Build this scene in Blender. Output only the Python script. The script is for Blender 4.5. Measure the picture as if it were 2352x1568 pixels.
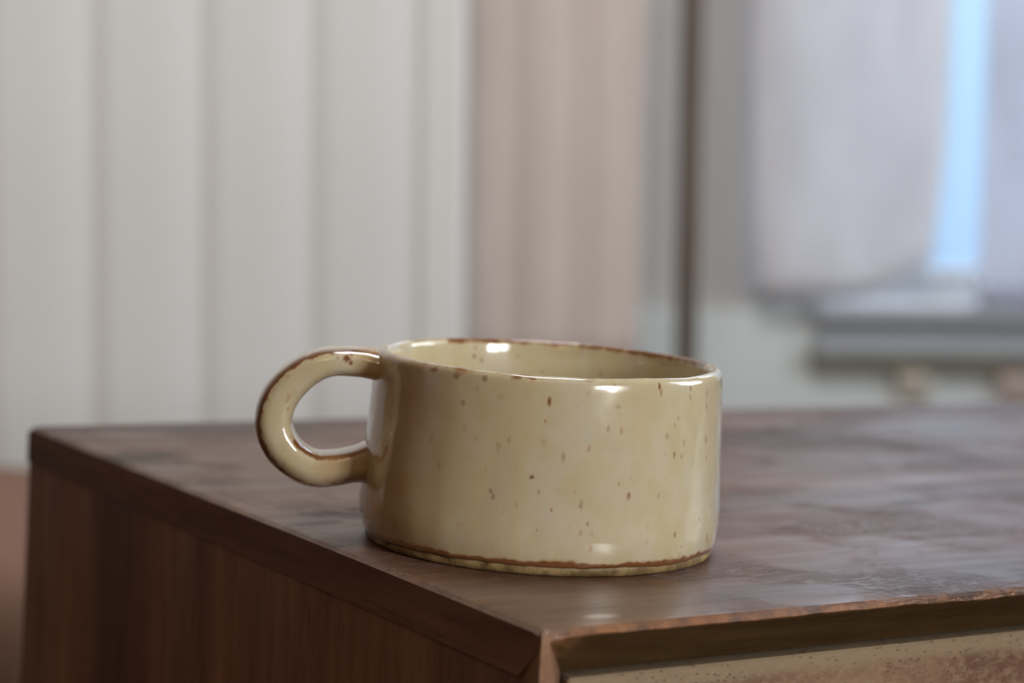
import bpy, bmesh, math, random
from mathutils import Vector, Matrix, noise
random.seed(7)
PI = math.pi
sc = bpy.context.scene
COL = sc.collection
for o in list(bpy.data.objects):
    bpy.data.objects.remove(o)

# ------------------------------------------------------------------ camera
TABLE = 0.75                                   # height of the cabinet top
EYE = Vector((0.0, 0.0, TABLE + 0.12))
cd = bpy.data.cameras.new('camera')
cam = bpy.data.objects.new('camera', cd)
COL.objects.link(cam)
cd.sensor_width = 22.3
cd.lens = 48.01
cd.clip_start = 0.02
cd.clip_end = 60
R_ = Vector((0.998217, 0.005750, 0.059416))
U_ = Vector((-0.059693, 0.096154, 0.993575))
F_ = Vector((0.0, 0.995350, -0.096326))
m = Matrix((( R_.x, U_.x, -F_.x), (R_.y, U_.y, -F_.y), (R_.z, U_.z, -F_.z))).to_4x4()
m.translation = EYE
cam.matrix_world = m
cd.dof.use_dof = True
cd.dof.focus_distance = 0.598
cd.dof.aperture_fstop = 5.0
cd.dof.aperture_blades = 0
sc.camera = cam

# ------------------------------------------------------------------ view, world, lights
sc.view_settings.view_transform = 'Standard'
sc.view_settings.look = 'None'
sc.view_settings.gamma = 1.0
sc.view_settings.use_curve_mapping = False
sc.view_settings.exposure = 0.0

w = bpy.data.worlds.new('world')
sc.world = w
w.use_nodes = True
nt = w.node_tree
nt.nodes.clear()
wo = nt.nodes.new('ShaderNodeOutputWorld')
wb = nt.nodes.new('ShaderNodeBackground')
tc = nt.nodes.new('ShaderNodeTexCoord')
sx = nt.nodes.new('ShaderNodeSeparateXYZ')
cr = nt.nodes.new('ShaderNodeValToRGB')
cr.color_ramp.elements[0].position = 0.40
cr.color_ramp.elements[0].color = (0.30, 0.46, 0.80, 1)
cr.color_ramp.elements[1].position = 0.56
cr.color_ramp.elements[1].color = (0.50, 0.77, 1.0, 1)
mp = nt.nodes.new('ShaderNodeMath'); mp.operation = 'MULTIPLY_ADD'
mp.inputs[1].default_value = 0.5; mp.inputs[2].default_value = 0.5
nt.links.new(tc.outputs['Generated'], sx.inputs[0])
nt.links.new(sx.outputs['Z'], mp.inputs[0])
nt.links.new(mp.outputs[0], cr.inputs[0])
nt.links.new(cr.outputs[0], wb.inputs['Color'])
wb.inputs['Strength'].default_value = 1.2
nt.links.new(wb.outputs[0], wo.inputs[0])


def area_light(name, loc, target, sx_, sy_, power, color):
    l = bpy.data.lights.new(name, 'AREA')
    l.shape = 'RECTANGLE'
    l.size = sx_; l.size_y = sy_
    l.energy = power; l.color = color
    o = bpy.data.objects.new(name, l)
    COL.objects.link(o)
    o.location = loc
    o.rotation_euler = (Vector(target) - Vector(loc)).to_track_quat('-Z', 'Y').to_euler()
    return o


# daylight outside the right-hand window (behind the camera's right shoulder)
area_light('window_daylight', (1.84, -1.48, 1.46), (0.0, -1.48, 1.46), 0.84, 0.84, 128, (0.985, 0.99, 1.0))
# added cool fill for the back walls, through an added opening beside the cabinet
area_light('side_fill', (1.84, 1.30, 1.60), (0.0, 1.30, 1.60), 0.86, 0.90, 20, (0.86, 0.93, 1.0))
# added overhead fill without a fixture, brightens the walls beyond the cabinet
area_light('overhead_fill', (0.05, 1.12, 2.42), (0.05, 1.22, 0.0), 0.6, 0.6, 15.5, (0.97, 0.985, 1.0))
# daylight outside the rear window
area_light('rear_daylight', (1.0, 3.6, 2.4), (0.75, 2.5, 1.2), 1.2, 1.2, 130, (0.66, 0.80, 1.0))
# warm ceiling bulb
l = bpy.data.lights.new('ceiling_bulb', 'POINT')
l.energy = 9; l.color = (1.0, 0.68, 0.38); l.shadow_soft_size = 0.025
o = bpy.data.objects.new('ceiling_bulb', l); COL.objects.link(o)
o.location = (-0.25, -0.85, 2.00)


# ------------------------------------------------------------------ node helpers
class NT:
    def __init__(self, name):
        self.m = bpy.data.materials.new(name)
        self.m.use_nodes = True
        self.t = self.m.node_tree
        self.b = self.t.nodes['Principled BSDF']
        self.out = self.t.nodes['Material Output']
        self.tc = self.t.nodes.new('ShaderNodeTexCoord')

    def n(self, typ, **kw):
        nd = self.t.nodes.new(typ)
        for k, v in kw.items():
            setattr(nd, k, v)
        return nd

    def l(self, a, b):
        self.t.links.new(a, b)

    def set(self, sock, v):
        if hasattr(v, 'is_linked') or hasattr(v, 'links'):
            self.l(v, sock)
        else:
            sock.default_value = v

    def mapping(self, scale=(1, 1, 1), loc=(0, 0, 0), rot=(0, 0, 0), src='Object'):
        mp = self.n('ShaderNodeMapping')
        mp.inputs['Scale'].default_value = scale
        mp.inputs['Location'].default_value = loc
        mp.inputs['Rotation'].default_value = rot
        self.l(self.tc.outputs[src], mp.inputs[0])
        return mp.outputs[0]

    def noise(self, vec, scale, detail=4, rough=0.55, dist=0.0):
        nd = self.n('ShaderNodeTexNoise')
        nd.inputs['Scale'].default_value = scale
        nd.inputs['Detail'].default_value = detail
        nd.inputs['Roughness'].default_value = rough
        nd.inputs['Distortion'].default_value = dist
        self.l(vec, nd.inputs['Vector'])
        return nd.outputs['Fac']

    def ramp(self, fac, stops, interp='LINEAR'):
        nd = self.n('ShaderNodeValToRGB')
        nd.color_ramp.interpolation = interp
        e = nd.color_ramp.elements
        while len(e) < len(stops):
            e.new(0.5)
        for i, (p, c) in enumerate(stops):
            e[i].position = p
            if not isinstance(c, (tuple, list)):
                c = (c, c, c)
            e[i].color = (c[0], c[1], c[2], 1)
        self.l(fac, nd.inputs[0])
        return nd.outputs['Color']

    def math(self, op, a, b=0.0, c=None, clamp=False):
        nd = self.n('ShaderNodeMath', operation=op, use_clamp=clamp)
        self.set(nd.inputs[0], a)
        self.set(nd.inputs[1], b)
        if c is not None:
            self.set(nd.inputs[2], c)
        return nd.outputs[0]

    def mix(self, fac, a, b, mode='MIX'):
        nd = self.n('ShaderNodeMix', data_type='RGBA', blend_type=mode)
        nd.clamp_factor = True
        self.set(nd.inputs[0], fac)
        self.set(nd.inputs[6], a if not isinstance(a, tuple) else (*a[:3], 1))
        self.set(nd.inputs[7], b if not isinstance(b, tuple) else (*b[:3], 1))
        return nd.outputs[2]

    def maprange(self, v, a, b, c=0.0, d=1.0, smooth=True):
        nd = self.n('ShaderNodeMapRange')
        nd.interpolation_type = 'SMOOTHSTEP' if smooth else 'LINEAR'
        self.set(nd.inputs['Value'], v)
        nd.inputs['From Min'].default_value = a
        nd.inputs['From Max'].default_value = b
        nd.inputs['To Min'].default_value = c
        nd.inputs['To Max'].default_value = d
        return nd.outputs[0]

    def attr(self, name):
        nd = self.n('ShaderNodeAttribute', attribute_name=name)
        return nd.outputs['Fac']

    def bump(self, h, strength, dist, normal=None):
        nd = self.n('ShaderNodeBump')
        nd.inputs['Strength'].default_value = strength
        nd.inputs['Distance'].default_value = dist
        self.l(h, nd.inputs['Height'])
        if normal is not None:
            self.l(normal, nd.inputs['Normal'])
        return nd.outputs[0]

    def base(self, c, rough=0.5, spec=0.5):
        self.set(self.b.inputs['Base Color'], c if not isinstance(c, tuple) else (*c[:3], 1))
        self.set(self.b.inputs['Roughness'], rough)
        self.b.inputs['Specular IOR Level'].default_value = spec


def painted(name, col, rough=0.5, var=0.04, scale=6.0, bump=0.0):
    k = NT(name)
    nz = k.noise(k.mapping(), scale, 3)
    a = tuple(min(1, c * (1 + var)) for c in col)
    b = tuple(c * (1 - var) for c in col)
    k.base(k.mix(k.maprange(nz, 0.3, 0.7), a, b), rough, 0.35)
    if bump:
        k.l(k.bump(k.noise(k.mapping(), 180, 2), bump, 0.001), k.b.inputs['Normal'])
    return k.m


def wood(name, dark, mid, light, axis='x', rough=0.4, fig=1.0, pores=0.5, bump=0.25, patch=None, wear=None, spec=0.5, stave=0.0, relief=0.0, marks=(), pale=()):
    """Procedural grained wood; the grain runs along the given object axis."""
    k = NT(name)
    s = {'x': (1.0, 9.0, 9.0), 'y': (9.0, 1.0, 9.0), 'z': (9.0, 9.0, 1.0)}[axis]
    sp = {'x': (1.0, 16.0, 16.0), 'y': (16.0, 1.0, 16.0), 'z': (16.0, 16.0, 1.0)}[axis]
    v = k.mapping(s)
    broad = k.noise(v, 2.4 * fig, 3, 0.5, 0.6)
    fine = k.noise(v, 22 * fig, 6, 0.65, 0.3)
    pore = k.noise(k.mapping(sp), 62, 3, 0.6)
    c = k.ramp(broad, [(0.28, dark), (0.5, mid), (0.74, light)])
    c = k.mix(k.maprange(fine, 0.35, 0.7, 0.0, 0.65), c, k.mix(1.0, c, (0.52, 0.46, 0.42), 'MULTIPLY'))
    pm = k.maprange(pore, 0.60, 0.72, 0.0, pores)
    c = k.mix(pm, c, tuple(x * 0.35 for x in dark))
    if stave:
        st = k.noise(k.mapping({'x': (0.6, 16, 0.0), 'y': (16, .6, 0), 'z': (16, 16, 0.3)}[axis]), 1.0, 0, 0.5)
        c = k.mix(k.maprange(st, 0.35, 0.62, 0.0, stave), c, k.mix(1.0, c, (1.35, 1.12, 0.92), 'MULTIPLY'))
    if patch:
        pn = k.noise(k.mapping((1, 1, 1)), patch[1], 4, 0.6)
        c = k.mix(k.maprange(pn, patch[2], patch[3], 0.0, 0.8), c, patch[0])
    if wear:
        wn = k.noise(k.mapping((1, 1, 1)), 75, 4, 0.75)
        wf = k.math('MULTIPLY', k.attr('wear'), k.maprange(wn, 0.38, 0.62, 0.0, 1.0), clamp=True)
        c = k.mix(wf, c, wear)
    rn = k.noise(v, 9, 4, 0.6)
    rgh = k.maprange(rn, 0.3, 0.7, rough - 0.05, rough + 0.08)
    if relief:
        # smudges, dull patches and a few water marks on the varnish
        sm = k.noise(k.mapping((1, 1, 1)), 24, 5, 0.62, 0.8)
        smm = k.maprange(sm, 0.50, 0.68)
        c = k.mix(k.math('MULTIPLY', smm, 0.42), c, k.mix(1.0, c, (0.55, 0.50, 0.50), 'MULTIPLY'))
        rgh = k.math('ADD', rgh, k.math('MULTIPLY', smm, 0.16))
        wobx = k.noise(k.mapping((1, 1, 1)), 160, 3, 0.6)
        acc = None
        for (mx, my, ra, rb, st) in marks:
            sb = k.n('ShaderNodeVectorMath', operation='SUBTRACT')
            k.l(k.tc.outputs['Object'], sb.inputs[0]); sb.inputs[1].default_value = (mx, my, 0)
            ml = k.n('ShaderNodeVectorMath', operation='MULTIPLY')
            k.l(sb.outputs[0], ml.inputs[0]); ml.inputs[1].default_value = (1 / ra, 1 / rb, 0)
            ln = k.n('ShaderNodeVectorMath', operation='LENGTH'); k.l(ml.outputs[0], ln.inputs[0])
            mk = k.maprange(k.math('ADD', ln.outputs['Value'], k.math('MULTIPLY', k.math('SUBTRACT', wobx, 0.5), 1.4)), 1.15, 0.75, 0.0, st)
            acc = mk if acc is None else k.math('MAXIMUM', acc, mk)
        c = k.mix(acc, c, (0.035, 0.024, 0.020))
        rgh = k.math('ADD', rgh, k.math('MULTIPLY', acc, 0.25))
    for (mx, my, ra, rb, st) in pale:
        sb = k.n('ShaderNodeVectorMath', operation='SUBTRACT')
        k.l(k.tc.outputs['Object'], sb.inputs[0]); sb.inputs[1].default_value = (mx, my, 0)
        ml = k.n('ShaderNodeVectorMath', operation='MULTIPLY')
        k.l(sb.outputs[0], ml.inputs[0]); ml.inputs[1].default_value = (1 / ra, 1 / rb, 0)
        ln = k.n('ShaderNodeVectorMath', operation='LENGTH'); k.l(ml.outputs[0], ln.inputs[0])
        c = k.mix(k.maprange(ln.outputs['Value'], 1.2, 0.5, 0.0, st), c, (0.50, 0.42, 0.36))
    k.base(c, rgh, spec)
    h = k.math('SUBTRACT', k.math('MULTIPLY', fine, 0.5), k.math('MULTIPLY', pm, 1.0))
    nrm = k.bump(h, bump, 0.0006)
    if relief:
        # short fibrous nicks and ripples in the old varnish
        r1 = k.noise(k.mapping({'x': (1.0, 3.2, 3.2), 'y': (3.2, 1, 3.2), 'z': (3.2, 3.2, 1)}[axis]), 130, 5, 0.62, 1.5)
        r2 = k.noise(k.mapping((1, 1.6, 1)), 11, 2, 0.5)
        msk = k.maprange(r2, 0.46, 0.62)
        hh = k.math('MULTIPLY', k.maprange(r1, 0.42, 0.68), msk)
        nrm = k.bump(hh, relief, 0.0008, nrm)
        lo = k.noise(k.mapping((1, 1, 1)), 9, 2, 0.5)
        nrm = k.bump(lo, 0.05, 0.004, nrm)
    k.l(nrm, k.b.inputs['Normal'])
    return k.m


# ------------------------------------------------------------------ mesh helpers
def finish(bm, name, mat, parent=None, smooth=False, loc=None):
    me = bpy.data.meshes.new(name)
    bmesh.ops.recalc_face_normals(bm, faces=bm.faces[:])
    bm.to_mesh(me)
    bm.free()
    if smooth:
        for p in me.polygons:
            p.use_smooth = True
    me.materials.append(mat)
    o = bpy.data.objects.new(name, me)
    COL.objects.link(o)
    if parent is not None:
        o.parent = parent
    if loc is not None:
        o.location = loc
    return o


def empty(name, loc=(0, 0, 0), rotz=0.0):
    o = bpy.data.objects.new(name, None)
    COL.objects.link(o)
    o.location = loc
    o.rotation_euler = (0, 0, rotz)
    o.empty_display_size = 0.05
    return o


def tag(o, label, cat, group=None):
    o['label'] = label
    o['category'] = cat
    if group:
        o['group'] = group
    return o


def struct(o):
    o['kind'] = 'structure'
    return o


def add_box(bm, x0, x1, y0, y1, z0, z1, bevel=0.0, seg=1):
    vs = [bm.verts.new((x, y, z)) for x in (x0, x1) for y in (y0, y1) for z in (z0, z1)]
    fs = [(0, 1, 3, 2), (4, 6, 7, 5), (0, 4, 5, 1), (2, 3, 7, 6), (0, 2, 6, 4), (1, 5, 7, 3)]
    faces = [bm.faces.new([vs[i] for i in f]) for f in fs]
    if bevel > 0:
        ed = list({e for f in faces for e in f.edges})
        bmesh.ops.bevel(bm, geom=ed, offset=bevel, segments=seg, affect='EDGES', profile=0.7)


def box(name, mat, parent, x0, x1, y0, y1, z0, z1, bevel=0.0, seg=1, smooth=False):
    bm = bmesh.new()
    add_box(bm, x0, x1, y0, y1, z0, z1, bevel, seg)
    return finish(bm, name, mat, parent, smooth)


def extrude_profile(bm, pts, z0, z1, nz=1, jitter=None):
    """Closed (x,y) polygon extruded along z."""
    rings = []
    for i in range(nz + 1):
        z = z0 + (z1 - z0) * i / nz
        rings.append([bm.verts.new((p[0], p[1], z)) for p in pts])
    n = len(pts)
    for a, b in zip(rings, rings[1:]):
        for i in range(n):
            bm.faces.new((a[i], a[(i + 1) % n], b[(i + 1) % n], b[i]))
    bm.faces.new(rings[0]); bm.faces.new(rings[-1])
    return rings


# The back walls of this old house lean a little against the level cabinet
LEAN = 0.0477
BG = Matrix(((math.cos(LEAN), 0, -math.sin(LEAN), EYE.x),
             (0, 1, 0, 0),
             (math.sin(LEAN), 0, math.cos(LEAN), EYE.z),
             (0, 0, 0, 1)))


def place_bg(o, loc=(0, 0, 0)):
    o.matrix_world = BG @ Matrix.Translation(loc)
    return o


# ------------------------------------------------------------------ materials of the setting
M_board = painted('white_board_paint', (0.85, 0.85, 0.83), 0.42, 0.02, 3)
M_trim = painted('pale_trim_paint', (0.85, 0.855, 0.82), 0.42, 0.02, 3)
M_greige = painted('greige_wall_paint', (0.62, 0.60, 0.575), 0.7, 0.03, 2)
M_dado = painted('pale_lower_wall_paint', (0.80, 0.85, 0.83), 0.6, 0.03, 4)
M_brownwall = wood('brown_wall_panelling', (0.05, 0.025, 0.012), (0.085, 0.045, 0.022), (0.13, 0.075, 0.04), 'z', 0.6)
M_ceiling = painted('ceiling_paint', (0.30, 0.28, 0.25), 0.8, 0.02, 2)
M_floor = wood('floor_boards', (0.08, 0.04, 0.02), (0.14, 0.075, 0.04), (0.20, 0.11, 0.06), 'x', 0.45)
M_dark = painted('dark_post_wood', (0.14, 0.100, 0.072), 0.5, 0.1, 8)
M_window = painted('white_window_paint', (0.74, 0.75, 0.76), 0.35, 0.02, 4)

# ------------------------------------------------------------------ room shell
bm = bmesh.new(); add_box(bm, -2.5, 1.9, -2.6, 2.75, -0.10, 0.0)
struct(finish(bm, 'floor', M_floor))
bm = bmesh.new(); add_box(bm, -2.5, 1.9, -2.6, 2.75, 2.50, 2.60)
struct(finish(bm, 'ceiling', M_ceiling))
bm = bmesh.new(); add_box(bm, -2.5, -2.4, -2.6, 2.75, 0.0, 2.50)
struct(finish(bm, 'wall_left', M_brownwall))
bm = bmesh.new(); add_box(bm, -2.4, 1.9, -2.6, -2.5, 0.0, 2.50)
struct(finish(bm, 'wall_front', M_brownwall))
# right wall with the window opening
bm = bmesh.new()
for y0, y1, z0, z1 in ((-2.5, -1.93, 0, 2.5), (-1.03, 0.85, 0, 2.5), (1.75, 2.75, 0, 2.5), (-1.93, -1.03, 0, 1.02), (-1.93, -1.03, 1.90, 2.5), (0.85, 1.75, 0, 1.13), (0.85, 1.75, 2.07, 2.5)):
    add_box(bm, 1.70, 1.80, y0, y1, z0, z1)
struct(finish(bm, 'wall_right', M_greige))
for nm_, yc, zb, hw, hh in (('window_2', -1.48, 1.02, 0.45, 0.88), ('fill_window', 1.30, 1.13, 0.45, 0.94)):  # the second one is added, an opening for the wall fill
    w2 = struct(empty(nm_, (1.75, yc, zb)))
    for y0, y1, z0, z1, nm in ((-hw, -hw + .04, 0, hh, 'frame'), (hw - .04, hw, 0, hh, 'frame'), (-hw + .04, hw - .04, 0, .04, 'frame'), (-hw + .04, hw - .04, hh - .04, hh, 'frame'),
                           (-.015, .015, .04, hh - .04, 'glazing_bar'), (-hw + .04, hw - .04, hh / 2 - .015, hh / 2 + .015, 'glazing_bar')):
        box(nm, M_window, w2, -.03, .03, y0, y1, z0, z1)
    box('window_sill', M_window, w2, -.12, .04, -hw - .05, hw + .05, -.03, 0.0, 0.004)

# ---- beadboard partition on the left
wall_back = struct(place_bg(empty('wall_back')))
YB = 1.80
PITCH = 0.0895
box('backing', M_board, wall_back, -2.3, -0.055, YB + 0.012, YB + 0.09, -0.98, 1.75)
board_mesh = None
prof = [(0.0, .0022), (.016, .0), (PITCH - .034, .0), (PITCH - .016, .0008), (PITCH, .0022), (PITCH, .012), (0.0, .012)]
for i in range(25):
    xg = -0.085 - PITCH * (i + 1)
    if board_mesh is None:
        bm = bmesh.new()
        extrude_profile(bm, prof, -0.98, 1.75)
        o = finish(bm, 'board', M_board, wall_back)
        board_mesh = o.data
    else:
        o = bpy.data.objects.new('board', board_mesh)
        COL.objects.link(o)
        o.parent = wall_back
    o.location = (xg, YB, 0)
box('corner_trim', M_trim, wall_back, -0.0845, -0.050, YB - 0.001, YB + 0.10, -0.98, 1.75, 0.003, 2)

# ---- rear wall with the window recess
YR = 2.42
rear = struct(place_bg(empty('wall_rear')))
box('plaster', M_greige, rear, -2.3, 0.246, YR, YR + .10, -0.196, 1.75)
box('dado', M_dado, rear, -2.3, 1.75, YR - .012, YR + .10, -0.98, -0.196)
box('plaster', M_greige, rear, 0.236, 1.75, YR, YR + .10, 1.05, 1.75)
box('plaster', M_greige, rear, 1.10, 1.75, YR, YR + .10, -0.196, 1.05)
post = struct(place_bg(empty('trim_1')))
bm = bmesh.new()
extrude_profile(bm, [(.1575, 2.19), (.1735, 2.19), (.1755, 2.20), (.1755, 2.24), (.1555, 2.24), (.1555, 2.20)], -0.95, 1.6)
finish(bm, 'post', M_dark, post)

win = struct(place_bg(empty('window_1')))
box('sash_rail', M_window, win, 0.24, 1.10, YR + .03, YR + .06, -0.186, -0.148, 0.003)
box('sash_rail', M_window, win, 0.24, 1.10, YR + .03, YR + .06, 0.99, 1.05, 0.003)
box('sash_stile', M_window, win, 0.236, 0.30, YR + .03, YR + .06, -0.148, 0.99, 0.003)
box('sash_stile', M_window, win, 1.04, 1.10, YR + .03, YR + .06, -0.148, 0.99, 0.003)
box('glazing_bar', M_window, win, 0.525, 1.04, YR + .035, YR + .055, 0.118, 0.140, 0.003)
box('window_sill', M_window, win, 0.322, 1.10, YR - .028, YR + .06, -0.196, -0.184, 0.002)
box('plaster', M_greige, rear, 0.246, 0.322, YR, YR + .10, -0.196, -0.186)
kg = NT('window_glass')
kg.base((1.0, 1.0, 1.0), 0.0, 0.5)
kg.b.inputs['Transmission Weight'].default_value = 1.0
kg.b.inputs['IOR'].default_value = 1.45
box('pane', kg.m, win, 0.30, 1.04, YR + .044, YR + .047, -0.148, 0.99)


# ------------------------------------------------------------------ curtains
def cloth_mat(name, col, trans, weave=900):
    k = NT(name)
    nz = k.noise(k.mapping((1, 1, 0.25)), 26, 3)
    c = k.mix(k.maprange(nz, 0.3, 0.7), tuple(x * 1.04 for x in col), tuple(x * 0.95 for x in col))
    k.base(c, 0.85, 0.2)
    if trans:
        tr = k.n('ShaderNodeBsdfTranslucent')
        k.set(tr.inputs['Color'], c)
        mx = k.n('ShaderNodeMixShader')
        mx.inputs[0].default_value = trans
        k.l(k.b.outputs[0], mx.inputs[1]); k.l(tr.outputs[0], mx.inputs[2])
        k.l(mx.outputs[0], k.out.inputs[0])
    return k.m


def curtain(name, mat, xl, xr, ztop, zbot, y0, amp, waves, seed, thick=0.0015, nx=90, nz=40, round_corner=None):
    """Hanging cloth: xl(z), xr(z) give the side edges, zbot(u) the hem."""
    bm = bmesh.new()
    rnd = random.Random(seed)
    ph = [rnd.uniform(0, 6.28) for _ in range(4)]
    g = []
    for side in (0, 1):
        rows = []
        for j in range(nz + 1):
            row = []
            for i in range(nx + 1):
                u = i / nx
                zb = zbot(u)
                z = ztop + (zb - ztop) * j / nz
                x = xl(z) + (xr(z) - xl(z)) * u
                y = y0 + amp * (math.sin(u * waves * 6.283 + ph[0]) + 0.45 * math.sin(u * waves * 2.3 * 6.283 + ph[1] + z) + .3 * math.sin(u * 4 + 3 * z + ph[2]))
                row.append(bm.verts.new((x, y + side * thick, z)))
            rows.append(row)
        g.append(rows)
        for j in range(nz):
            for i in range(nx):
                bm.faces.new((rows[j][i], rows[j][i + 1], rows[j + 1][i + 1], rows[j + 1][i]))
    a, b = g
    for j in range(nz):
        for i in (0, nx):
            bm.faces.new((a[j][i], a[j + 1][i], b[j + 1][i], b[j][i]))
    for i in range(nx):
        for j in (0, nz):
            bm.faces.new((a[j][i], a[j][i + 1], b[j][i + 1], b[j][i]))
    return finish(bm, name, mat, None, True)


M_beige = cloth_mat('beige_linen', (0.68, 0.575, 0.51), 0.0)
M_white = cloth_mat('white_linen', (0.88, 0.845, 0.835), 0.50)
M_sheer = cloth_mat('sheer_linen', (0.84, 0.83, 0.87), 0.55)

c1 = curtain('linen_curtain', M_beige, lambda z: -0.13, lambda z: 0.118 + 0.004 * math.sin(z * 3), 1.35, lambda u: -0.245, 2.20, 0.0014, 4.2, 3)
tag(place_bg(c1), 'long pinkish-beige linen curtain hanging behind the end of the white board wall', 'curtain')
tag(place_bg(box('curtain_rod', M_dark, None, -0.2, 0.16, 2.19, 2.21, 1.35, 1.37, 0.004, 2)), 'dark rod above the pinkish-beige curtain', 'rod')


def xr_left(z):
    if z > -0.02:
        return 0.456 - 0.002 * max(0, min(1, (0.1 - z) / .12))
    return 0.454 - 0.010 * min(1, (-0.02 - z) / .11)


def hem_left(u):
    # the hem rises towards the gap between the curtains
    k_ = max(0.0, (u - 0.40) / 0.60)
    return -0.182 + 0.048 * k_ ** 2.2


c2 = curtain('white_curtain', M_white, lambda z: 0.2435 + 0.012 * max(0, min(1, (0.09 - z) / .27)), xr_left, 0.98, hem_left, 2.385, 0.0012, 1.6, 11)
tag(place_bg(c2), 'white curtain panel left of the bright blue window gap', 'curtain')
c3 = curtain('white_curtain', M_sheer, lambda z: 0.4945 - 0.002 * min(1, max(0, -z / .15)), lambda z: 0.92, 0.98, lambda u: -0.186, 2.385, 0.0014, 4.0, 23)
tag(place_bg(c3), 'white curtain panel right of the bright blue window gap', 'curtain')
tag(place_bg(box('curtain_rod', M_window, None, 0.22, 1.10, 2.378, 2.394, .984, 1.0, 0.004, 2)), 'white rod above the two window curtains', 'rod')

# ------------------------------------------------------------------ shelf under the window
M_shelf = painted('shelf_blue_grey_paint', (0.40, 0.42, 0.45), 0.35, 0.03, 5)
M_shelf2 = painted('shelf_edge_paint', (0.48, 0.50, 0.53), 0.35, 0.03, 5)
M_shelfwood = painted('shelf_wood_edge', (0.22, 0.20, 0.14), 0.6, 0.15, 14)
M_bracket = painted('beige_bracket_paint', (0.78, 0.70, 0.60), 0.5, 0.05, 8)
M_bracket2 = painted('pinkish_bracket_paint', (0.78, 0.64, 0.57), 0.5, 0.05, 8)
sh = place_bg(empty('window_shelf'), (0.318, 2.386, -0.189))
tag(sh, 'long grey shelf under the window curtains with a brownish lower edge', 'shelf')
box('shelf_board', M_shelf2, sh, 0.0, 0.95, 0.0, 0.045, -0.014, 0.0, 0.003, 2)
box('rail', M_shelf, sh, 0.008, 0.95, 0.014, 0.045, -0.036, -0.014)
box('moulding', M_shelf2, sh, 0.002, 0.95, 0.002, 0.045, -0.052, -0.036, 0.003, 2)
box('lower_edge', M_shelfwood, sh, -0.003, 0.95, 0.004, 0.045, -0.068, -0.052, 0.002)
for x0, x1, mt in ((0.094, 0.128, M_bracket), (0.205, 0.250, M_bracket2)):
    bm = bmesh.new()
    pts = [(0.048, -.068), (0.010, -.068), (0.009, -.082), (0.018, -.102), (0.034, -.124), (0.048, -.135)]
    a = [bm.verts.new((x0, p[0], p[1])) for p in pts]
    b = [bm.verts.new((x1, p[0], p[1])) for p in pts]
    bm.faces.new(a); bm.faces.new(b)
    for i in range(len(pts)):
        j = (i + 1) % len(pts)
        bm.faces.new((a[i], a[j], b[j], b[i]))
    finish(bm, 'bracket', mt, sh)

# ------------------------------------------------------------------ padded bench at lower left
M_terra = cloth_mat('brown_upholstery', (0.22, 0.125, 0.088), 0.0)
M_benchleg = painted('bench_leg_wood', (0.10, 0.06, 0.035), 0.4, 0.1, 10)
bench = empty('padded_bench', (-0.73, 1.42, 0.0))
tag(bench, 'brown padded bench standing behind the cabinet at the lower left', 'bench')
bm = bmesh.new(); add_box(bm, -0.50, 0.50, -0.20, 0.20, 0.40, 0.607, 0.09, 7)
finish(bm, 'cushion', M_terra, bench, True)
box('seat_frame', M_benchleg, bench, -0.48, 0.48, -0.18, 0.18, 0.34, 0.40, 0.004)
for sx_ in (-1, 1):
    for sy_ in (-1, 1):
        bm = bmesh.new()
        bmesh.ops.create_cone(bm, cap_ends=True, segments=16, radius1=0.014, radius2=0.022, depth=0.34,
                              matrix=Matrix.Translation((sx_ * .43, sy_ * .14, .17)))
        finish(bm, 'leg', M_benchleg, bench)

# ------------------------------------------------------------------ the wooden cabinet
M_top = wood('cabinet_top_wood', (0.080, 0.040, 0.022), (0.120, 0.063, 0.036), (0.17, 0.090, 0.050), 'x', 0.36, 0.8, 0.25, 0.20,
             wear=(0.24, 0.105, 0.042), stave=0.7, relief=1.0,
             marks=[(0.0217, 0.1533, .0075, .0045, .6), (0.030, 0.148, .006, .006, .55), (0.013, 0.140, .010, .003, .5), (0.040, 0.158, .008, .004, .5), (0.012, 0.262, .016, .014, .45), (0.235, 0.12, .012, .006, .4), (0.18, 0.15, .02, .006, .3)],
             pale=[(0.0235, 0.0093, 0.0055, 0.0026, 0.5)])  # pale speck: a gloss highlight painted into the wood colour
M_side = wood('cabinet_side_wood', (0.115, 0.054, 0.033), (0.205, 0.102, 0.064), (0.315, 0.175, 0.112), 'z', 0.5, 1.0, 0.6, 0.25,
              wear=(0.34, 0.20, 0.11), stave=0.5, spec=0.35)
M_end = wood('cabinet_top_end_wood', (0.105, 0.051, 0.033), (0.170, 0.085, 0.056), (0.250, 0.135, 0.088), 'y', 0.55, 1.0, 0.5, 0.3, stave=0.4, spec=0.25)
M_edge = wood('cabinet_frame_wood', (0.036, 0.019, 0.006), (0.066, 0.036, 0.012), (0.105, 0.060, 0.020), 'x', 0.72, 1.0, 0.5, 0.3,
              wear=(0.24, 0.11, 0.045), spec=0.12)
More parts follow.
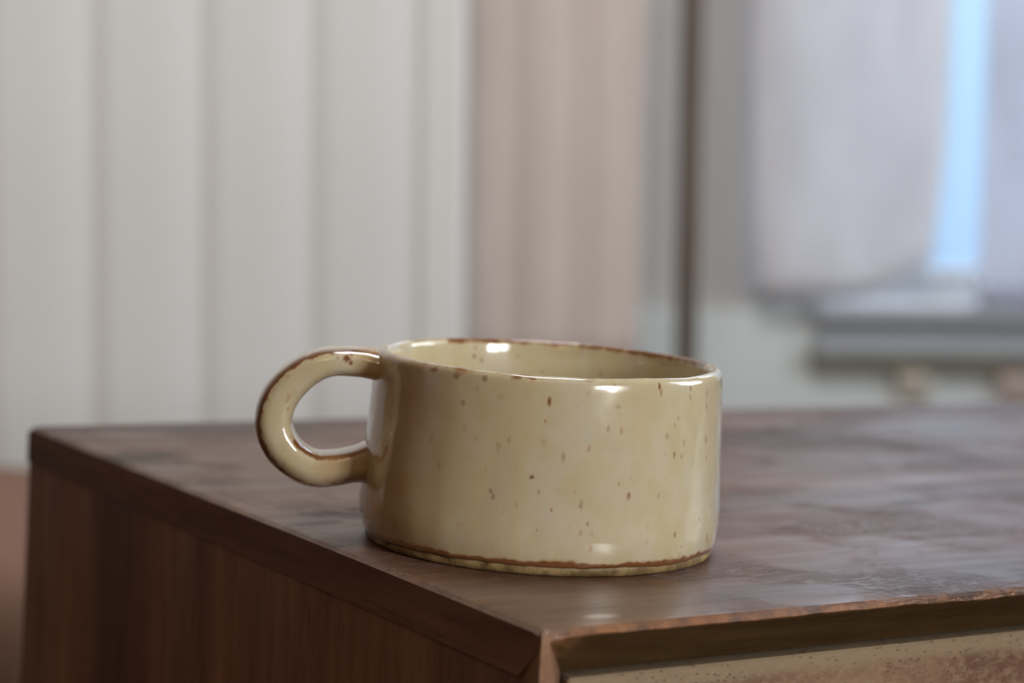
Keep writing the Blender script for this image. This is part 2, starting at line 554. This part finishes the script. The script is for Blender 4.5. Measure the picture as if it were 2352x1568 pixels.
# drawer front: pale, pitted timber
k = NT('drawer_front_wood')
v = k.mapping((1.0, 1, 1.6), rot=(0, math.radians(-28), 0))
big = k.noise(v, 17, 4, 0.6, 0.8)
c = k.ramp(big, [(0.30, (0.08, 0.037, 0.02)), (0.45, (0.14, 0.070, 0.040)), (0.60, (0.19, 0.108, 0.064)), (0.76, (0.25, 0.17, 0.10))])
sz = k.n('ShaderNodeSeparateXYZ'); k.l(k.tc.outputs['Object'], sz.inputs[0])
ww = k.noise(k.mapping((1, 1, 1)), 30, 3)
band = k.maprange(k.math('ADD', sz.outputs['Z'], k.math('MULTIPLY', ww, 0.006)), -0.0185, -0.0145)
c = k.mix(k.math('MULTIPLY', band, 0.75), c, (0.27, 0.21, 0.13))
pv = k.n('ShaderNodeTexVoronoi'); pv.inputs['Scale'].default_value = 760
k.l(k.mapping((0.55, 0.3, 1.0), rot=(0, math.radians(24), 0)), pv.inputs['Vector'])
pg = k.noise(k.mapping((1, 1, 1)), 60, 2)
pit = k.math('MULTIPLY', k.maprange(pv.outputs['Distance'], 0.36, 0.10), k.maprange(pg, 0.40, 0.56))
fl = k.noise(k.mapping((0.6, 0.6, 1.0), rot=(0, math.radians(24), 0)), 420, 3, 0.7)
c = k.mix(k.maprange(fl, 0.40, 0.68, 0.0, 0.55), c, (0.30, 0.21, 0.13))
c = k.mix(k.math('MULTIPLY', pit, 0.60), c, (0.06, 0.028, 0.015))
k.base(c, 0.55, 0.3)
k.l(k.bump(pit, -0.5, 0.0008), k.b.inputs['Normal'])
M_drawer = k.m
M_void = painted('cabinet_inside_shadow_wood', (0.03, 0.018, 0.012), 0.8)
M_brass = painted('dark_metal_pull', (0.12, 0.09, 0.06), 0.35)
M_brass.node_tree.nodes['Principled BSDF'].inputs['Metallic'].default_value = 1.0

YAW = math.radians(33.3275)
L, D, TT = 1.20, 0.343, 0.0132        # length, depth, thickness of the top
CH = 0.0018
BOT = -0.57
cab = empty('wooden_cabinet', (0.0117, 0.5214, 0.0), YAW)
tag(cab, 'dark brown wooden cabinet with worn edges, a cream mug standing on top', 'cabinet')
ORG = (0, 0, TABLE)


def edge_noise(x, s=1.0, seed=0.0):
    return noise.noise(Vector((x * 38.0, seed, 0))) * 0.55 + noise.noise(Vector((x * 130.0, seed + 5, 0))) * 0.35


# top slab: cross-section swept along x with worn, wobbling arrises
def build_top():
    bm = bmesh.new()
    wl = bm.verts.layers.float.new('wear')
    xs = []
    x = 0.0
    while x < 0.44:
        xs.append(x); x += 0.0016
    while x < L:
        xs.append(x); x += 0.02
    xs.append(L)
    # t positions of the upper surface (dense near the front for the wear line)
    ts = [0.0, CH * 0.45, CH * 1.1, 0.004, 0.012, 0.05, 0.12, 0.20, 0.28, D - .003, D]
    rows = []
    for x in xs:
        row = []
        q = edge_noise(x, seed=1.3) * 0.00045
        # chips and rounding near the corner
        corner = math.exp(-(x / 0.006) ** 2)
        # front arris bottom (start of the slanted face)
        zc = -CH * (1.0 + 0.35 * edge_noise(x, seed=9.1)) - 0.0012 * corner
        for i, t in enumerate(ts):
            if i == 0:
                z = zc; tt = max(0, q) + 0.0006 * corner; wv = 1.0
            elif i == 1:
                z = zc * 0.42; tt = t + q; wv = 1.0
            elif i == 2:
                z = -0.0001 - .0004 * corner; tt = t + q * 1.5; wv = 0.75
            elif i == 3:
                z = 0.0; tt = t + q * 2; wv = 0.15
            elif i == len(ts) - 1:
                z = -0.0015; tt = t; wv = 0.6
            else:
                z = 0.0; tt = t; wv = 0.0
            vv = bm.verts.new((x, tt, z)); vv[wl] = wv
            row.append(vv)
        # back, bottom, inner front edge
        xi = x
        for (t, z, wv) in ((D, -TT, 0), (0.0095, -TT, 0.0), (max(0, q) + 0.0006 + 0.0016 * math.exp(-(x / 0.010) ** 4), zc - 0.0007 - 0.0019 * math.exp(-(x / 0.010) ** 4), 0.9 * math.exp(-(x / 0.011) ** 4))):
            xx = xi
            vv = bm.verts.new((xx, t, z)); vv[wl] = wv
            row.append(vv)
        rows.append(row)
    n = len(rows[0])
    for a, b in zip(rows, rows[1:]):
        for i in range(n):
            j = (i + 1) % n
            f = bm.faces.new((a[i], b[i], b[j], a[j]))
            f.material_index = 0
    bm.faces.new(rows[0]); bm.faces.new(rows[-1])
    # soften the long left edge of the top
    for r, (dx, dz) in ((0, (0.0, -0.0011)), (1, (0.0, -0.0002))):
        for i, vv in enumerate(rows[r]):
            if 2 <= i <= len(ts) - 1:
                t = vv.co.y
                kk = noise.noise(Vector((t * 45, 3.0, 0))) * 0.5
                vv.co.z += dz * (1 + 0.5 * kk)
                vv[wl] = max(vv[wl], 0.35 if r == 0 else .15)
    return bm


bm = build_top()
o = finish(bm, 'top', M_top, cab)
o.data.materials.append(M_edge)
o.data.materials.append(M_end)
for p in o.data.polygons:
    if p.area > 0:
        nrm = p.normal
        if nrm.y < -0.3 and nrm.z < 0.05:
            p.material_index = 1
        elif nrm.x < -0.9:
            p.material_index = 2
o.location = ORG


def build_side():
    """Left side panel: plumb outside, mitred front stile slanting in to the drawer."""
    bm = bmesh.new()
    wl = bm.verts.layers.float.new('wear')
    zs = [-0.0009, -0.004, -0.008, -0.0132, -0.02, -0.03, -0.05, -0.08, -0.12, -0.2, -0.3, -0.45, BOT]
    rings = []
    for z in zs:
        q = edge_noise(z, seed=4.0) * 0.0003
        top = z > -0.013
        f = min(1.0, (-z) / 0.0132)
        pts = [(0.0008, D, 0.0), (0.0008, 0.0100, 0.0), (0.0002, 0.0020 + q, 0.4), (0.0000, 0.0004 + q, 1.0), (0.0014, -0.0003 + q, 1.0), (0.0022, 0.0004, 0.8),
               (0.0022 + 0.0098 * f, 0.0004 + 0.0088 * f, 0.1), (0.0125, 0.014, 0), (0.0125, D, 0)]
        ring = []
        for (x, y, wv) in pts:
            zz = z
            vv = bm.verts.new((x, y, zz)); vv[wl] = wv
            ring.append(vv)
        rings.append(ring)
    n = len(rings[0])
    for a, b in zip(rings, rings[1:]):
        for i in range(n):
            j = (i + 1) % n
            bm.faces.new((a[i], a[j], b[j], b[i]))
    bm.faces.new(rings[0]); bm.faces.new(rings[-1])
    return bm


side = finish(build_side(), 'side_panel', M_side, cab)
side.location = (0, 0, TABLE)
# keep the panel just under the surface of the top, its outer skin in line with the top's end
for vv in side.data.vertices:
    if vv.co.z > -0.0135:
        if vv.co.y > 0.0095 and not 0.0095 < vv.co.x < 0.0122:
            vv.co.z = -0.0125
side.location = (0, 0, TABLE)

box('side_panel', M_side, cab, L - .014, L, 0.0, D, BOT, -TT).location = ORG
box('base_panel', M_edge, cab, 0.0125, L - .014, 0.009, D - .004, BOT, BOT + .016).location = ORG
box('back_panel', M_void, cab, 0.0125, L - .014, D - .010, D - .003, BOT + .016, -TT).location = ORG
box('drawer_cavity', M_void, cab, 0.0125, L - .014, 0.030, 0.034, BOT + .016, -TT).location = ORG
for i in range(3):
    x0 = 0.0145 + i * 0.390
    d = empty('drawer', ORG)
    d.parent = cab
    bm = bmesh.new()
    add_box(bm, x0, x0 + 0.386, 0.0085, 0.029, -0.275, -0.0150, 0.0007, 1)
    finish(bm, 'drawer_front', M_drawer, d)
    bm = bmesh.new()
    bmesh.ops.create_cone(bm, cap_ends=True, segments=20, radius1=0.010, radius2=0.013, depth=0.022,
                          matrix=Matrix.Translation((x0 + .193, -0.002, -0.145)) @ Matrix.Rotation(PI / 2, 4, 'X'))
    finish(bm, 'knob', M_brass, d, True)
    bm = bmesh.new()
    add_box(bm, x0, x0 + 0.386, 0.0085, 0.029, -0.552, -0.2775, 0.0007, 1)
    d2 = empty('drawer', ORG); d2.parent = cab
    finish(bm, 'drawer_front', M_drawer, d2)
    bm = bmesh.new()
    bmesh.ops.create_cone(bm, cap_ends=True, segments=20, radius1=0.010, radius2=0.013, depth=0.022,
                          matrix=Matrix.Translation((x0 + .193, -0.002, -0.415)) @ Matrix.Rotation(PI / 2, 4, 'X'))
    finish(bm, 'knob', M_brass, d2, True)
for lx in (0.05, L - .05):
    for ly in (0.05, D - .05):
        bm = bmesh.new()
        bmesh.ops.create_cone(bm, cap_ends=True, segments=20, radius1=0.012, radius2=0.022, depth=0.18,
                              matrix=Matrix.Translation((lx, ly, 0.09)))
        finish(bm, 'leg', M_edge, cab, True)

# ------------------------------------------------------------------ the mug
CX, CY = 0.0110, 0.6375


def spots_mask(k, spots):
    """Single iron specks: (x, y, z, half-width mm, half-height mm, strength) in mug space (mm)."""
    acc = None
    wob = k.noise(k.mapping((1, 1, 1)), 900, 2)
    for (x, y, z, rw, rh, s) in spots:
        if y < -20 and x > -50:
            rt = 52.6 - 1.9 * max(0.0, (z - 11) / 39) ** 0.9 if z < 50 else 50.55
            q = rt / math.hypot(x, y); x *= q; y *= q
        sb = k.n('ShaderNodeVectorMath', operation='SUBTRACT')
        k.l(k.tc.outputs['Object'], sb.inputs[0])
        sb.inputs[1].default_value = (x / 1000, y / 1000, z / 1000)
        ml = k.n('ShaderNodeVectorMath', operation='MULTIPLY')
        k.l(sb.outputs[0], ml.inputs[0])
        ml.inputs[1].default_value = (1000 / rw, 1000 / rw, 1000 / rh)
        ln = k.n('ShaderNodeVectorMath', operation='LENGTH')
        k.l(ml.outputs[0], ln.inputs[0])
        dd = k.math('ADD', ln.outputs['Value'], k.math('MULTIPLY', k.math('SUBTRACT', wob, 0.5), 1.3))
        mk = k.maprange(dd, 1.25, 0.35, 0.0, s)
        acc = mk if acc is None else k.math('MAXIMUM', acc, mk)
    return acc


def glaze(name, spots, rag=1.0):
    k = NT(name)
    obj = k.mapping((1, 1, 1))
    # mottled cream: yellow-cream to greyish mauve, in soft vertical flows
    n1 = k.noise(k.mapping((1, 1, 0.45)), 48, 4, 0.55, 0.4)
    n2 = k.noise(obj, 130, 3, 0.6)
    c = k.ramp(n1, [(0.30, (0.46, 0.375, 0.27)), (0.45, (0.50, 0.42, 0.255)), (0.56, (0.52, 0.45, 0.31)), (0.72, (0.49, 0.435, 0.345))])
    c = k.mix(k.maprange(n2, 0.35, 0.75, 0.0, 0.45), c, (0.46, 0.385, 0.20))
    # faint fine speckle
    v1 = k.n('ShaderNodeTexVoronoi'); v1.inputs['Scale'].default_value = 330
    v1.inputs['Randomness'].default_value = 1.0
    dn = k.n('ShaderNodeTexNoise'); dn.inputs['Scale'].default_value = 500
    k.l(obj, dn.inputs['Vector'])
    dv = k.n('ShaderNodeVectorMath', operation='MULTIPLY_ADD')
    k.l(dn.outputs['Color'], dv.inputs[0])
    dv.inputs[1].default_value = (0.0012, 0.0012, 0.0016)
    k.l(k.mapping((1, 1, 0.62)), dv.inputs[2])
    k.l(dv.outputs[0], v1.inputs['Vector'])
    cs = k.n('ShaderNodeSeparateColor'); k.l(v1.outputs['Color'], cs.inputs[0])
    pick = k.maprange(cs.outputs['Red'], 0.40, 0.86)
    size = k.math('MULTIPLY_ADD', cs.outputs['Green'], 0.16, 0.10)
    dd = k.math('DIVIDE', v1.outputs['Distance'], size)
    sp = k.math('MULTIPLY', k.maprange(dd, 1.6, 0.5), pick)
    sz = k.n('ShaderNodeSeparateXYZ'); k.l(k.tc.outputs['Object'], sz.inputs[0])
    sp = k.math('MULTIPLY', sp, k.math('MULTIPLY_ADD', cs.outputs['Blue'], 0.45, 0.18))
    c = k.mix(sp, c, (0.31, 0.120, 0.050))
    # iron breaking through at edges
    e1 = k.noise(k.mapping((1, 1, 0.8)), 330, 4, 0.65)
    e2 = k.noise(obj, 75, 3, 0.6)
    a = k.attr('iron')
    th = k.math('ADD', k.math('MULTIPLY', a, 1.08), k.math('ADD', k.math('MULTIPLY', k.math('SUBTRACT', e1, 0.5), 1.0 * rag), k.math('MULTIPLY', k.math('SUBTRACT', e2, 0.5), 1.1)))
    halo = k.maprange(th, 0.34, 0.72, 0, 0.75)
    c = k.mix(halo, c, (0.30, 0.155, 0.058))
    core = k.maprange(th, 0.56, 0.82, 0, 0.95)
    c = k.mix(core, c, (0.17, 0.062, 0.020))
    blk = k.maprange(k.math('MULTIPLY', a, e1), 0.60, 0.72, 0, 0.9)
    c = k.mix(blk, c, (0.035, 0.018, 0.010))
    # tawny tint: thinner glaze by the joint, plus shade and lamp glow as colour
    tn = k.math('MULTIPLY', k.attr('thin_and_shade'), k.maprange(e2, 0.25, 0.7, 0.6, 1.0))
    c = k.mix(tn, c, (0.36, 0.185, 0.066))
    if spots:
        ms = spots_mask(k, spots)
        c = k.mix(ms, c, (0.17, 0.055, 0.020))
    k.base(c, 0.16, 0.5)
    k.b.inputs['Coat Weight'].default_value = 0.6
    k.b.inputs['Coat Roughness'].default_value = 0.04
    h = k.math('ADD', k.math('MULTIPLY', k.noise(obj, 60, 2), 1.0), k.math('MULTIPLY', k.noise(obj, 240, 2), 0.12))
    nn = k.bump(h, 0.16, 0.0010)
    k.l(nn, k.b.inputs['Normal'])
    k.l(nn, k.b.inputs['Coat Normal'])
    return k.m


OUT_SPOTS = [(-0.1, -51.7, 47.7, .7, 1.3, .9), (-3.5, -51.6, 27.1, .75, .85, .95), (-14.3, -49.8, 22.3, .6, .9, .6), (-13.6, -50, 20.9, .6, .9, .5),
             (30.5, -41.8, 52.6, .55, 1.6, .9), (31.0, -41.5, 50.6, .5, 1.6, .6), (39.9, -32.9, 51.2, .5, 1.2, .7), (39.8, -33, 48.9, .4, .9, .5),
             (35.4, -37.7, 33.3, .6, 1.2, .6), (-9.5, -50.8, 53.6, 1.5, .7, .8), (-4.9, -51.4, 53.4, 1.0, 1.0, .95), (-18.2, -48.4, 52.4, .9, 1.2, .6),
             (23.1, -46.3, 22.9, .5, 1.0, .55), (10.1, -50.7, 20.3, .8, 1.6, .45), (12.2, -50.2, 15.0, .6, .7, .6), (36.5, -36.6, 11.0, .7, 1.3, .55),
             (39.0, -34.0, 7.4, .6, .7, .5), (-23.7, -45.9, 45.3, .8, .9, .45), (36.1, -37, 43.5, .6, .9, .4), (33.1, -39.7, 38.8, .9, 1.0, .4),
             (16.5, -49, 41, .6, 1.3, .35), (-26, -44.7, 52.4, 1.3, 1.2, .6), (-32.7, -40, 53.2, 1.6, 1.0, .7), (4.7, -51.5, 32.9, .7, 1.5, .35),
             (-33.3, 33.4, 51.0, .35, 1.3, .95), (-22.5, 41.3, 48.9, .7, 1.0, .8), (-20.2, 42.5, 47.6, .9, 1.2, .55), (-9, 46.1, 49.3, .5, .5, .7),
             (-30.7, 35.6, 47.5, .5, .5, .6), (19.0, -48.0, 47.0, .8, .8, .3), (45.6, -24.4, 31.3, .5, 1.0, .4), (44.0, -27.5, 14.0, .5, .6, .6)]
M_glaze = glaze('speckled_cream_glaze', OUT_SPOTS)
M_glaze_h = glaze('speckled_cream_glaze_handle', [(-57.6, -14.0, 52.0, 1.2, 1.2, 1.0), (-56.4, -14.2, 50.8, .8, .8, .9), (-55.6, -13.5, 16.4, 1.7, 1.0, .95), (-59.8, -13.0, 15.4, .8, .7, .85), (-60.2, -14, 51.8, .5, .7, .7)], 1.9)

k = NT('unglazed_foot_clay')
f1 = k.noise(k.mapping((1, 1, 1)), 160, 4, 0.65)
c = k.ramp(f1, [(0.28, (0.07, 0.042, 0.014)), (0.46, (0.20, 0.13, 0.05)), (0.62, (0.32, 0.22, 0.095)), (0.8, (0.42, 0.30, 0.15))])
k.base(c, 0.55, 0.4)
k.l(k.bump(f1, 0.5, 0.0008), k.b.inputs['Normal'])
M_foot = k.m

mug = empty('speckled_mug', (CX, CY, TABLE))
tag(mug, 'cream speckled stoneware mug with brown rim and ring handle on the cabinet top', 'mug')


def P3(x, y, z):
    return noise.noise(Vector((x, y, z)))


def lathe(name, mat, prof, nseg, rfun=None, zfun=None, ironfun=None, parent=mug, closed_axis=(False, False)):
    """prof = list of (r, z, iron) in mm."""
    bm = bmesh.new()
    il = bm.verts.layers.float.new('iron')
    tl = bm.verts.layers.float.new('thin_and_shade')
    rings = []
    for j, (r, z, ir) in enumerate(prof):
        ring = []
        for i in range(nseg):
            th = 2 * PI * i / nseg
            rr = r + (rfun(th, r, z) if rfun and r > 1 else 0)
            zz = z + (zfun(th, r, z) if zfun else 0)
            vv = bm.verts.new((rr * math.cos(th) / 1000, rr * math.sin(th) / 1000, zz / 1000))
            vv[il] = ironfun(th, r, z, ir) if ironfun else ir
            dg = math.degrees(th)
            vv[tl] = 0.74 * math.exp(-((dg - 206) / 33.0) ** 2) if r > 48.6 and z > 3 else 0.0  # partly thinner glaze, partly the left side's shade put into the colour
            ring.append(vv)
        rings.append(ring)
    for a, b in zip(rings, rings[1:]):
        for i in range(nseg):
            j = (i + 1) % nseg
            bm.faces.new((a[i], a[j], b[j], b[i]))
    bm.faces.new(rings[0]); bm.faces.new(rings[-1])
    return finish(bm, name, mat, parent, True)


def r_wob(th, r, z):
    c_, s_ = math.cos(th), math.sin(th)
    k_ = min(1.0, max(0.0, (z - 1) / 8))
    # throwing irregularities; a slight hollow on the right at mid height
    v = 0.55 * P3(c_ * 1.4, s_ * 1.4, z * 0.035) + 0.22 * P3(c_ * 4 + 3, s_ * 4, z * 0.09) + 0.10 * P3(c_ * 11, s_ * 11, z * .2 + 7)
    return v * k_ + 0.12 * P3(c_ * 7, s_ * 7, 20)


def z_wob(th, r, z):
    k_ = min(1.0, max(0.0, (z - 35) / 18))
    return k_ * (0.35 * P3(math.cos(th) * 2.2, math.sin(th) * 2.2, 3.3) + 0.10 * P3(math.cos(th) * 9, math.sin(th) * 9, 1.3) - 0.25 * math.cos(th))


def z_body(th, r, z):
    v = z_wob(th, r, z)
    if z < 6 and r > 45:
        kk = (6 - z) / 3.4
        v += kk * (0.40 * P3(math.cos(th) * 3.5, math.sin(th) * 3.5, 9.0) + 0.22 * P3(math.cos(th) * 14, math.sin(th) * 14, 2.0))
    return v


outer = [(46.0, 2.7, .2), (49.8, 2.5, .8), (50.7, 2.55, .95), (51.25, 2.9, .98), (51.45, 3.4, .95), (51.6, 3.9, .72), (51.8, 4.7, .34), (52.1, 6.0, .0), (52.4, 8.0, 0), (52.6, 11, 0)]
for z in range(14, 50, 3):
    t = (z - 11) / 39
    outer.append((52.6 - 1.9 * t ** 0.9, z, 0.0))
outer += [(50.62, 50.5, .05), (50.55, 51.6, .12), (50.45, 52.4, .24), (50.27, 53.1, .38), (50.0, 53.6, .50), (49.6, 54.0, .58), (49.1, 54.25, .62), (48.5, 54.4, .66),
          (47.9, 54.3, .72), (47.4, 53.9, .76), (47.05, 53.3, .62), (46.85, 52.6, .34), (46.7, 51.6, .12), (46.6, 50, 0)]
for z in (46, 41, 35, 28, 20, 13):
    outer.append((46.5 - (50 - z) * 0.01, z, 0))
outer += [(45.6, 9.5, 0), (43.5, 7.0, 0), (40, 5.8, 0), (32, 5.3, 0), (20, 5.1, 0), (8, 5.0, 0), (0.6, 5.0, 0)]


def body_iron(th, r, z, ir):
    c_, s_ = math.cos(th), math.sin(th)
    if z > 50:
        # rim: browner on the far inside and near the handle, paler at the near right
        a = 1.0
        d = math.degrees(math.atan2(s_, c_)) % 360          # 0 = right, 90 = back, 180 = left, 270 = front
        if 285 < d or d < 12:
            a = 0.25
        elif 225 < d <= 285:
            a = 0.80
        elif 130 < d < 185:
            a = 0.55
        return ir * a
    if z < 6:
        return ir
    return ir


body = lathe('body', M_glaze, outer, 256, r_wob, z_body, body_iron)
foot = [(30.0, 0.35, 0), (44.0, 0.30, 0), (47.8, 0.0, 0), (49.4, 0.05, 0), (50.2, 0.45, 0), (50.6, 1.2, 0), (50.75, 2.0, 0), (50.6, 2.8, 0), (50.0, 3.3, 0), (40, 3.4, 0), (30, 3.4, 0)]


def foot_wob(th, r, z):
    c_, s_ = math.cos(th), math.sin(th)
    return 0.12 * P3(c_ * 7, s_ * 7, 20) + 0.28 * P3(c_ * 18, s_ * 18, z * .7) if r > 46 else 0


lathe('foot_ring', M_foot, foot, 256, foot_wob, None, None)

# ---- ring handle, swept along its centre line (u = outward from the axis, z up, h = half height of the strap), mm
HP = [(47.8, 49.6, 4.6), (50.2, 49.9, 4.35), (53.8, 50.4, 4.3), (61.9, 50.35, 4.15), (68.45, 48.15, 4.6), (74.2, 43.4, 5.1), (77.9, 37.3, 5.4), (78.6, 31.5, 5.45),
      (76.4, 25.5, 5.45), (72.1, 21.2, 5.45), (66.6, 18.75, 5.4), (60.3, 19.2, 5.2), (54.9, 20.3, 5.2), (51.3, 20.9, 6.2), (48.3, 21.1, 7.4)]


def catmull(pts, n):
    out = []
    for i in range(len(pts) - 1):
        p0 = pts[max(0, i - 1)]; p1 = pts[i]; p2 = pts[i + 1]; p3 = pts[min(len(pts) - 1, i + 2)]
        for j in range(n):
            t = j / n
            out.append(tuple(0.5 * ((2 * b) + (-a + c) * t + (2 * a - 5 * b + 4 * c - d) * t * t + (-a + 3 * b - 3 * c + d) * t ** 3)
                             for a, b, c, d in zip(p0, p1, p2, p3)))
    out.append(pts[-1])
    return out


AZ = math.radians(6)
du = Vector((-math.cos(AZ), -math.sin(AZ), 0))
dn_ = Vector((math.sin(AZ), -math.cos(AZ), 0))      # towards the camera
path = catmull(HP, 10)
bm = bmesh.new()
il = bm.verts.layers.float.new('iron')
tl = bm.verts.layers.float.new('thin_and_shade')
NS = 72
rings = []
for i, (u, z, h) in enumerate(path):
    a = path[max(0, i - 1)]; b = path[min(len(path) - 1, i + 1)]
    tx, tz = b[0] - a[0], b[1] - a[1]
    ln = math.hypot(tx, tz); tx /= ln; tz /= ln
    # outward radial direction of the ring in its plane (left-hand of travel)
    ox, oz = -tz, tx
    if (ox * (u - 60) + oz * (z - 34)) < 0:
        ox, oz = -ox, -oz
    f = i / (len(path) - 1)
    root = max(0.0, (56 - u) / 12)
    w_ = 8.2 + 1.3 * math.sin(f * PI) * 0 + 2.2 * root ** 1.5
    ring = []
    for s in range(NS):
        ph = 2 * PI * s / NS          # 0 outward, 90 deg towards camera
        cc, ss = math.cos(ph), math.sin(ph)
        lowf = min(1.0, max(0.0, (f - 0.42) / 0.22))
        e = 2.0 / ((3.1 - 1.1 * lowf) if cc > 0 else (2.45 + 0.75 * lowf))
        rr_ = math.copysign(abs(cc) ** e, cc) * h
        ww_ = math.copysign(abs(ss) ** e, ss) * w_
        # front face leans: outer edge set back a little so the outer side shows a ridge
        ww_ += 0.10 * w_ * (-cc) * (1 if ss > 0 else 0)
        lump = 0.16 * P3(u * .12, z * .12, ph * .7) + 0.07 * P3(u * .4, z * .4, ph * 2)
        rr_ += lump * cc; ww_ += lump * ss
        p = du * ((u + ox * rr_) / 1000) + dn_ * (ww_ / 1000) + Vector((0, 0, (z + oz * rr_) / 1000))
        vv = bm.verts.new(p)
        deg = math.degrees(ph)
        outer_ridge = math.exp(-((deg - 42) / 19.0) ** 2)
        inner_ridge = math.exp(-((deg - 140) / 18.0) ** 2)
        up = 1.12 if f < 0.50 else max(0.55, 1.12 - (f - 0.50) * 3)
        lowi = min(1.0, max(0.0, (f - 0.50) * 9))
        vv[il] = max(outer_ridge * up, inner_ridge * 1.1 * lowi)
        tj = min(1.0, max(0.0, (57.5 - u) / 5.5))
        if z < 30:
            tj = max(tj, 0.70 * min(1.0, max(0.0, (69 - u) / 8)))  # warm lamp glow on the lower handle, put into the glaze tint
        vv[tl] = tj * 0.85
        ring.append(vv)
    rings.append(ring)
for a, b in zip(rings, rings[1:]):
    for i in range(NS):
        j = (i + 1) % NS
        bm.faces.new((a[i], a[j], b[j], b[i]))
bm.faces.new(rings[0]); bm.faces.new(rings[-1])
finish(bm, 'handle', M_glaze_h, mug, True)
